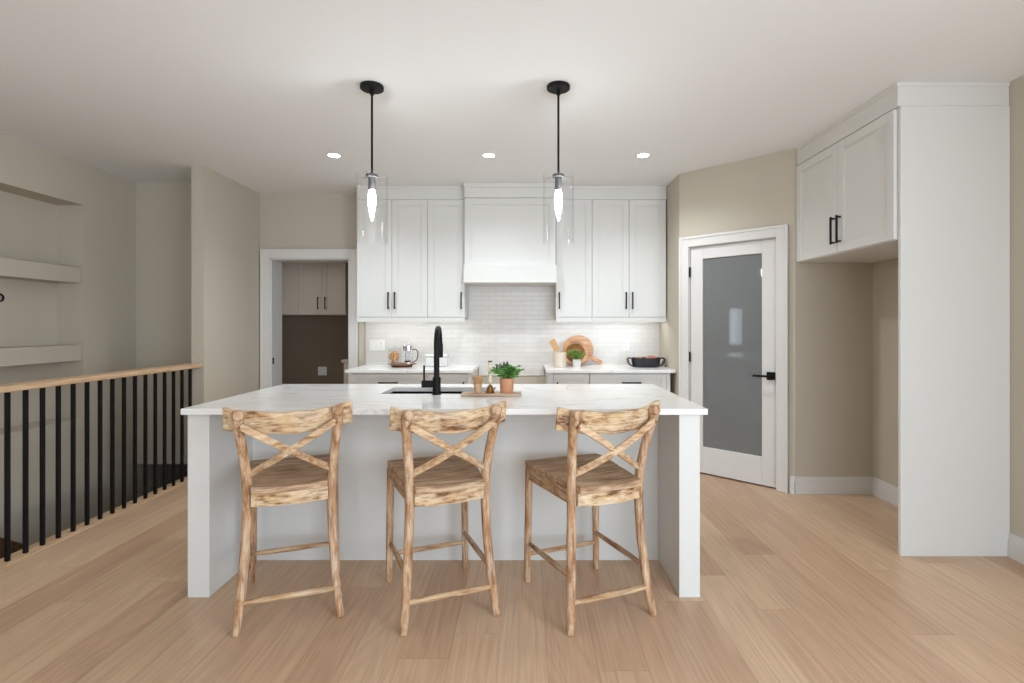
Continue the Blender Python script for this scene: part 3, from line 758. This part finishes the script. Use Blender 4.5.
# ------------------------------------------------------------------ counter beside the doorway
KZ = 0.916
YC = 5.40
tr = thing('round_tray', 'round footed wooden tray under the cookie jar and coffee press', 'tray', (-1.254, YC, KZ))
w = MB(); w.lathe([(0.0, 0.0), (0.10, 0.0), (0.105, 0.016), (0.09, 0.018), (0.0, 0.018)], 32); w.build('foot', M['darkwood'], tr)
w = MB(); w.lathe([(0.0, 0.017), (0.125, 0.019), (0.150, 0.027), (0.147, 0.0295), (0.12, 0.0262), (0.0, 0.026)], 40); w.build('plate', M['darkwood'], tr)
jr = thing('cookie_jar', 'clear glass jar full of cookies on the round tray', 'jar', (-1.325, YC - 0.01, KZ + 0.028))
w = MB(); w.lathe([(0.0, 0.0), (0.062, 0.0), (0.068, 0.006), (0.068, 0.13), (0.060, 0.15), (0.057, 0.15), (0.064, 0.128), (0.064, 0.008), (0.0, 0.005)], 32); w.build('jar_body', M['jarglass'], jr)
w = MB(); w.lathe([(0.0, 0.151), (0.064, 0.151), (0.064, 0.157), (0.02, 0.163), (0.008, 0.168), (0.014, 0.180), (0.010, 0.19), (0.0, 0.192)], 28); w.build('jar_lid', M['jarglass'], jr)
first = None
ck = [(0, 0, 0.0, 0, 0), (0.004, -0.003, 0.0145, 0, 0), (-0.010, -0.026, 0.069, 86, -14), (-0.003, -0.012, 0.070, 82, 10), (0.006, 0.006, 0.069, 85, -6), (-0.004, 0.024, 0.070, 84, 12), (0.002, 0.0, 0.1075, 3, 4)]
for (x, y, z, rx, ry) in ck:
    if first is None:
        ckt = thing('cookie', 'round chocolate chip cookie inside the glass jar', 'cookie', (0, 0, 0), 0, 'cookies in the glass jar')
        w = MB(); w.lathe([(0.0, 0), (0.034, 0.0), (0.042, 0.004), (0.034, 0.010), (0.0, 0.012)], 20); w.build('biscuit', M['cookie'], ckt)
        for q in range(7):
            a = q*2.4; r = 0.008 + 0.003*q
            w = MB(); w.ball((r*math.cos(a), r*math.sin(a), 0.0105), 0.0052, 0.8, 6, 4); w.build('chocolate_chip', M['chip'], ckt)
        first = ckt; o = ckt
    else: o = dup(first, (0, 0, 0))
    o.location = (-1.325 + x, YC - 0.01 + y, KZ + 0.036 + z); o.rotation_euler = (R(rx), R(ry), 0)
fp = thing('coffee_press', 'glass coffee press with a chrome lid on the round tray', 'coffee press', (-1.190, YC - 0.005, KZ + 0.028), R(8))
w = MB(); w.lathe([(0.0, 0.006), (0.042, 0.006), (0.045, 0.012), (0.045, 0.155), (0.0425, 0.155), (0.0425, 0.014), (0.0, 0.010)], 28); w.build('carafe', M['jarglass'], fp)
w = MB()
w.lathe([(0.046, 0.0), (0.050, 0.0), (0.050, 0.02), (0.046, 0.02)], 28, closed=True); w.lathe([(0.046, 0.135), (0.0495, 0.135), (0.0495, 0.15), (0.046, 0.15)], 28, closed=True)
for k in range(4):
    a = R(45 + 90*k); w.box(0.048*math.cos(a) - 0.004, 0.048*math.cos(a) + 0.004, 0.048*math.sin(a) - 0.003, 0.048*math.sin(a) + 0.003, 0.0, 0.15)
w.build('frame', M['chrome'], fp)
w = MB(); w.lathe([(0.0, 0.150), (0.052, 0.150), (0.052, 0.188), (0.048, 0.193), (0.012, 0.196), (0.004, 0.200), (0.004, 0.212), (0.011, 0.216), (0.011, 0.224), (0.0, 0.228)], 28); w.build('lid', M['chrome'], fp)
w = MB(); w.tube([(0.048, 0, 0.145), (0.075, 0, 0.150), (0.096, 0, 0.125), (0.098, 0, 0.08), (0.085, 0, 0.04), (0.06, 0, 0.022), (0.048, 0, 0.018)], 0.0062, 10); w.build('handle', M['sock'], fp)
w = MB(); w.lathe([(0.0, 0.011), (0.041, 0.014), (0.041, 0.032), (0.0, 0.034)], 24); w.build('coffee', M['coffee'], fp)
bx = thing('butter_box', 'white ceramic lidded box on the worktop behind the faucet', 'box', (-0.905, 5.44, KZ))
w = MB(); w.box(-0.11, 0.11, -0.07, 0.07, 0, 0.10); w.build('box_body', M['ceramic'], bx, bevel=0.015, seg=4)
w = MB(); w.box(-0.116, 0.116, -0.076, 0.076, 0.1005, 0.125); w.build('lid', M['ceramic'], bx, bevel=0.008, seg=3)

# ------------------------------------------------------------------ counter beside the pantry
cr = thing('utensil_crock', 'pale stoneware crock holding wooden utensils', 'crock', (0.352, 5.36, KZ))
w = MB(); w.lathe([(0.0, 0), (0.060, 0), (0.065, 0.006), (0.065, 0.15), (0.058, 0.15), (0.058, 0.012), (0.0, 0.01)], 32); w.build('pot', M['stoneware'], cr)
def spoon(label, base, tip, hl, hw, kind):
    w = MB(); b, t_ = Vector(base), Vector(tip); d = (t_ - b).normalized()
    w.tube([b, t_ - d*hl*0.9], 0.0048, 8)
    if kind == 'spatula': w.strip([t_ - d*hl, t_ - d*hl*0.6, t_], hw, 0.006, (1, 0, 0.2))
    else:
        n = 7; pts = [t_ - d*hl + d*hl*k/n for k in range(n+1)]
        w.tube(pts, [max(0.004, hw/2*math.sin(math.pi*(k+0.35)/(n+0.8))) for k in range(n+1)], 12, flat=0.25, up=(1, 0, 0))
    tag(w.build('wooden_utensil', M['spoonwood']), label, 'utensil', 'wooden utensils in the crock')
spoon('broad wooden spatula leaning toward the hood in the crock', (0.388, 5.345, KZ + 0.02), (0.272, 5.35, KZ + 0.275), 0.12, 0.062, 'spatula')
spoon('round-bowled wooden spoon leaning toward the cutting boards in the crock', (0.325, 5.385, KZ + 0.02), (0.435, 5.385, KZ + 0.265), 0.09, 0.058, 'spoon')
def round_board(name, label, cx, cy, r, th, lean, mat, handle=None, rim=None, lift=0.0):
    """disc standing on edge, leaning back by `lean`; built flat facing -y then tilted"""
    t = thing(name, label, 'cutting board', (cx, cy, KZ + 0.001)); t.rotation_euler = (-lean, 0, 0)
    w = MB(); n = 48
    poly = [(r*math.cos(2*math.pi*k/n), r*math.sin(2*math.pi*k/n)) for k in range(n)]
    w.prism(poly, 0, th)
    rot = Matrix.Translation((0, 0, r + lift)) @ Matrix.Rotation(R(90), 4, 'X')
    w.xform(rot); w.build('board', mat, t, bevel=0.003)
    if handle:
        a, L = handle; w = MB(); d = Vector((math.cos(a), 0, math.sin(a)))
        p0 = Vector((0, -th/2, r + lift)) + d*(r - 0.01); p1 = p0 + d*(L + 0.01)
        w.strip([p0, p0.lerp(p1, 0.3), p1], 0.045, th*0.96, (-d.z, 0, d.x)); w.tube([p1 + Vector((0, -th*0.48, 0)), p1 + Vector((0, th*0.48, 0))], 0.0225, 20)
        w.build('grip', mat, t, bevel=0.002)
    if rim:
        w = MB(); ring = [(r*0.97*math.cos(2*math.pi*k/n), -th, r + lift + r*0.97*math.sin(2*math.pi*k/n)) for k in range(n+1)]
        w.tube(ring, 0.006, 8, cap=False); w.build('rim', rim, t)
    return t
round_board('cutting_board', 'large round wooden cutting board with a handle, leaning against the tile', 0.565, 5.580, 0.158, 0.018, R(12), M['boardwood'], handle=(R(-30), 0.105), lift=0.004)
t = thing('wooden_bowl', 'round wooden bowl with a dark hollow, standing on edge before the large board', 'bowl', (0.520, 5.478, KZ + 0.001)); t.rotation_euler = (R(-9), 0, 0)
w = MB(); w.lathe([(0.0, -0.02), (0.07, -0.02), (0.115, -0.004), (0.132, 0.016), (0.130, 0.022), (0.104, 0.018), (0.090, 0.008), (0.0, -0.008)], 48)
w.xform(Matrix.Translation((0, 0, 0.132)) @ Matrix.Rotation(R(90), 4, 'X')); w.build('bowl', M['boardwood'], t)
w = MB(); w.lathe([(0.0, -0.0075), (0.088, 0.0075), (0.100, 0.0172), (0.098, 0.0176), (0.086, 0.009), (0.0, -0.005)], 48)
w.xform(Matrix.Translation((0, 0, 0.132)) @ Matrix.Rotation(R(90), 4, 'X')); o = w.build('dark_hollow', M['darkwood'], t); o['label'] = 'dark brown hollow'
plant('potted_plant', 'small bushy green plant in a white pot by the crock', (0.522, 5.355, KZ), 0.044, 0.078, M['ceramic'], 0.085, 0.12, 24, M['leaf2'], lw=0.014, ll=0.030)
DXC = 1.222
dish = thing('oval_dish', 'black oval baking dish with loop handles near the pantry wall', 'dish', (DXC, 5.36, KZ))
w = MB(); w.lathe([(0.0, 0.0), (0.122, 0.0), (0.136, 0.014), (0.150, 0.094), (0.143, 0.094), (0.128, 0.018), (0.105, 0.008), (0.0, 0.008)], 40, sx=1.0, sy=0.72); w.build('bowl', M['castiron'], dish)
for sd in (-1, 1):
    w = MB(); w.strip([(sd*0.140, 0, 0.088), (sd*0.172, 0, 0.092), (sd*0.188, 0, 0.082), (sd*0.178, 0, 0.045), (sd*0.158, 0, 0.018), (sd*0.130, 0, 0.010)], 0.075, 0.013, (0, 1, 0))
    w.build('loop_handle', M['castiron'], dish, bevel=0.003)
for k, (x, y, r, lab) in enumerate(((-0.072, 0.0, 0.050, 'long brown bread roll in the oval dish, on the crock side'), (0.052, 0.0, 0.055, 'largest brown bread roll in the oval dish, on the pantry side'))):
    w = MB(); w.ball((0, 0, 0), r, 0.74, 18, 12, sx=1.1)
    o = w.build('bread_roll', M['bread']); o.location = (DXC + x, 5.36 + y, KZ + (0.066, 0.074)[k])
    tag(o, lab, 'bread roll', 'bread rolls in the black dish')

# ------------------------------------------------------------------ stools
def rear_leg_pts(s):
    Z = [0, 0.08, 0.16, 0.34, 0.52, 0.65, 0.77, 0.86, 0.915, 0.955]
    A = [0, 0.016, 0.031, 0.055, 0.064, 0.0605, 0.036, 0.008, -0.012, -0.026]
    B = [0, 0.009, 0.017, 0.030, 0.0375, 0.0354, 0.024, 0.014, 0.010, 0.008]
    return [(s*(0.2125 - b), -0.2575 + a, z) for z, a, b in zip(Z, A, B)]
def make_stool(label, loc, rz):
    t = thing('counter_stool', label, 'stool', loc, rz, 'distressed wooden stools along the island')
    # seat: saddle plank
    w = MB(); bm = w.bm; NX, NY = 14, 14
    top, bot = {}, {}
    for i in range(NX + 1):
        for j in range(NY + 1):
            v = j / NY; u = i / NX * 2 - 1
            y = -0.245 + 0.52 * v
            hw = 0.158 + (0.216 - 0.158) * min(1, v * 1.25) if v < 0.8 else 0.216
            hw *= 1 - 0.02 * (v > 0.97)
            x = u * hw
            dip = 0.010 * (1 - u*u) * math.sin(math.pi * min(1, max(0, v*1.05)))
            wave = 0.0012 * math.sin(23*v)
            bowl = 0.014 * (1 - u*u) if j == 0 else (0.006*(1 - u*u) if j == 1 else 0)   # back edge dips at the middle
            top[i, j] = bm.verts.new((x, y - 0.010*(1 - u*u)*(1 - v), 0.628 - dip + wave - bowl*0.5))
            bot[i, j] = bm.verts.new((x*0.99, y - 0.010*(1 - u*u)*(1 - v), 0.594))
    for i in range(NX):
        for j in range(NY):
            bm.faces.new((top[i,j], top[i+1,j], top[i+1,j+1], top[i,j+1])); bm.faces.new((bot[i,j], bot[i,j+1], bot[i+1,j+1], bot[i+1,j]))
    for i in range(NX):
        bm.faces.new((top[i,0], bot[i,0], bot[i+1,0], top[i+1,0])); bm.faces.new((top[i,NY], top[i+1,NY], bot[i+1,NY], bot[i,NY]))
    for j in range(NY):
        bm.faces.new((top[0,j], top[0,j+1], bot[0,j+1], bot[0,j])); bm.faces.new((top[NX,j], bot[NX,j], bot[NX,j+1], top[NX,j+1]))
    se = w.build('seat', M['seat'], t, bevel=0.004); se['label'] = 'worn grey-brown plank seat'
    # aprons
    w = MB(); w.strip([(-0.158, -0.214, 0.565), (-0.05, -0.232, 0.563), (0.05, -0.232, 0.563), (0.158, -0.214, 0.565)], 0.062, 0.022, (0, 0, 1)); w.build('rear_apron', M['stool_rail'], t, bevel=0.003)
    w = MB(); w.box(-0.19, 0.19, 0.235, 0.257, 0.535, 0.595); w.build('front_apron', M['stool_x'], t, bevel=0.003)
    for s in (-1, 1):
        w = MB(); w.strip([(s*0.172, -0.195, 0.565), (s*0.196, 0.24, 0.565)], 0.060, 0.02, (0, 0, 1)); w.build('side_apron', M['stool_y'], t, bevel=0.003)
    # legs
    for s in (-1, 1):
        pts = rear_leg_pts(s)
        w = MB(); w.tube(pts, [0.0165, 0.0195, 0.020, 0.021, 0.0215, 0.0215, 0.0205, 0.0205, 0.022, 0.021], 14)
        w.tube([(s*0.198, -0.262, 0.945), (s*0.198, -0.298, 0.950), (s*0.198, -0.306, 0.951)], [0.0245, 0.0245, 0.019], 18)
        o = w.build('leg', M['stool_z'], t, bevel=0.003)
        w = MB(); w.tube([(s*0.194, -0.285, 0.897), (s*0.194, -0.3035, 0.897)], 0.0062, 10); w.build('peg', M['darkwood'], o)
        w = MB(); w.tube([(s*0.203, 0.255, 0), (s*0.203, 0.255, 0.10), (s*0.2, 0.253, 0.35), (s*0.197, 0.250, 0.595)], [0.0155, 0.018, 0.0185, 0.019], 14)
        w.build('leg', M['stool_z'], t, bevel=0.003)
    # top rail, a curved plank
    w = MB(); bm = w.bm; N = 20; ring = []
    for k in range(N + 1):
        u = k / N * 2 - 1
        x = 0.262 * u; yc = -0.292 + 0.055 * u*u
        zt = 0.952 + 0.030 * u*u + 0.002*math.sin(9*u); zb = 0.854 + 0.024 * u*u - 0.002*math.sin(11*u + 1)
        sl = 0.11 * u
        nrm = Vector((-2*0.055*u/0.262, 1, 0)).normalized(); th = 0.013
        c_ = Vector((x, yc + 0.02, 0))
        ring.append([bm.verts.new(c_ + nrm*th*a + Vector((0, -0.012*b2, z))) for a, z, b2 in ((-1, zb, -1), (1, zb, -1), (1.05, (zb+zt)/2, 0), (1, zt, 1), (-1, zt, 1), (-1.25, (zb+zt)/2, 0))])
    for r0, r1 in zip(ring, ring[1:]):
        for k in range(6): bm.faces.new((r0[k], r0[(k+1) % 6], r1[(k+1) % 6], r1[k]))
    bm.faces.new(ring[0][::-1]); bm.faces.new(ring[-1])
    o = w.build('top_rail', M['stool_rail'], t, bevel=0.004); o['label'] = 'pale curved top rail with flaked brown patches'
    # crossed back slats
    for s in (-1, 1):
        off = -0.010 if s > 0 else 0.004
        w = MB(); pts = []
        for k in range(13):
            f = k / 12
            x = s*(0.192 - 0.360*f); z = 0.905 - 0.232*f
            y = -0.296 + 0.092*f - 0.055*math.sin(math.pi*f)*0.55 + off*math.sin(math.pi*f)
            pts.append((x, y, z))
        w.strip(pts, 0.030, 0.012, (0.52*s, 0, 0.85)); w.build('cross_slat', M['stool_x'], t, bevel=0.002)
    # stretchers
    def str_(a, b, rr=0.0125):
        p, q = Vector(a), Vector(b); w = MB()
        m_ = p.lerp(q, 0.5); 
        w.tube([p, p.lerp(q, 0.2), m_, p.lerp(q, 0.8), q], [rr*0.8, rr, rr*1.08, rr, rr*0.8], 10); return w
    str_((-0.185, -0.236, 0.125), (0.185, -0.236, 0.125), 0.0135).build('stretcher', M['stool_x'], t)
    str_((-0.198, 0.253, 0.145), (0.198, 0.253, 0.145)).build('stretcher', M['stool_x'], t)
    for s in (-1, 1):
        str_((s*0.183, -0.222, 0.222), (s*0.197, 0.25, 0.20)).build('stretcher', M['stool_y'], t)
    return t
SR = R(22)
st = make_stool('distressed wooden counter stool with crossed back nearest the stair railing', (-1.136, 2.592, 0), R(21))
dup(st, (-0.422, 2.598, 0), SR, 'distressed wooden counter stool with crossed back, middle one of the three')
dup(st, (0.297, 2.598, 0), SR, 'distressed wooden counter stool with crossed back on the pantry door side')

# ------------------------------------------------------------------ lights in the ceiling
def pendant(label, x, y):
    t = thing('pendant_light', label, 'pendant light', (x, y, 1.815), 0, 'glass pendants above the island')
    w = MB(); w.lathe([(0.0, 0.925), (0.066, 0.925), (0.068, 0.922), (0.068, 0.905), (0.064, 0.902), (0.0, 0.902)], 36); w.build('canopy', M['black'], t)
    w = MB(); w.tube([(0, 0, 0.40), (0, 0, 0.904)], 0.0065, 12); w.tube([(0, 0, 0.87), (0, 0, 0.903)], 0.012, 12); w.build('rod', M['black'], t)
    w = MB(); w.lathe([(0.0, 0.408), (0.034, 0.404), (0.036, 0.388), (0.021, 0.386), (0.021, 0.312), (0.0, 0.312)], 24); w.build('socket', M['sock'], t)
    w = MB(); w.lathe([(0.0865, 0.0), (0.091, 0.0), (0.091, 0.406), (0.0865, 0.406)], 48, closed=True)
    w.build('glass_shade', M['glass'], t)
    w = MB()
    for k in range(3):
        a = 2*math.pi*k/3 + 0.4; w.tube([(0.034*math.cos(a), 0.034*math.sin(a), 0.396), (0.088*math.cos(a), 0.088*math.sin(a), 0.396)], 0.0011, 6)
    w.build('spider', M['sock'], t)
    w = MB(); w.lathe([(0.0, 0.312), (0.014, 0.312), (0.019, 0.295), (0.023, 0.262), (0.020, 0.22), (0.012, 0.185), (0.004, 0.163), (0.0, 0.160)], 20); w.build('bulb', M['bulb'], t)
    lamp('pendant_glow', 'POINT', (x + 0.024, y - 0.024, 1.815 + 0.26), 4.0, (0.95, 0.98, 1.0), 0.010)
    return t
pendant('clear glass cylinder pendant on a black rod nearer the doorway', -0.898, 3.11)
pendant('clear glass cylinder pendant on a black rod nearer the pantry door', 0.196, 3.11)
first = None
for x, lab in ((-1.575, 'round recessed ceiling light nearest the doorway'), (-0.297, 'round recessed ceiling light in front of the range hood'), (0.973, 'round recessed ceiling light nearest the pantry door')):
    if first is None:
        t = thing('recessed_light', lab, 'ceiling light', (x, 4.37, CZ), 0, 'recessed ceiling lights')
        w = MB(); w.lathe([(0.046, -0.0005), (0.062, -0.0005), (0.060, -0.005), (0.048, -0.006)], 32, closed=True); w.build('trim_ring', M['trim'], t)
        w = MB(); w.lathe([(0.0, -0.001), (0.047, -0.001), (0.044, -0.004), (0.0, -0.0045)], 28); w.build('lens', M['lens'], t)
        first = t
    else: dup(first, (x, 4.37, CZ), label=lab)
    lamp('downlight', 'SPOT', (x, 4.37, CZ - 0.03), 62, (0.92, 0.985, 1.03), 0.05, 146)
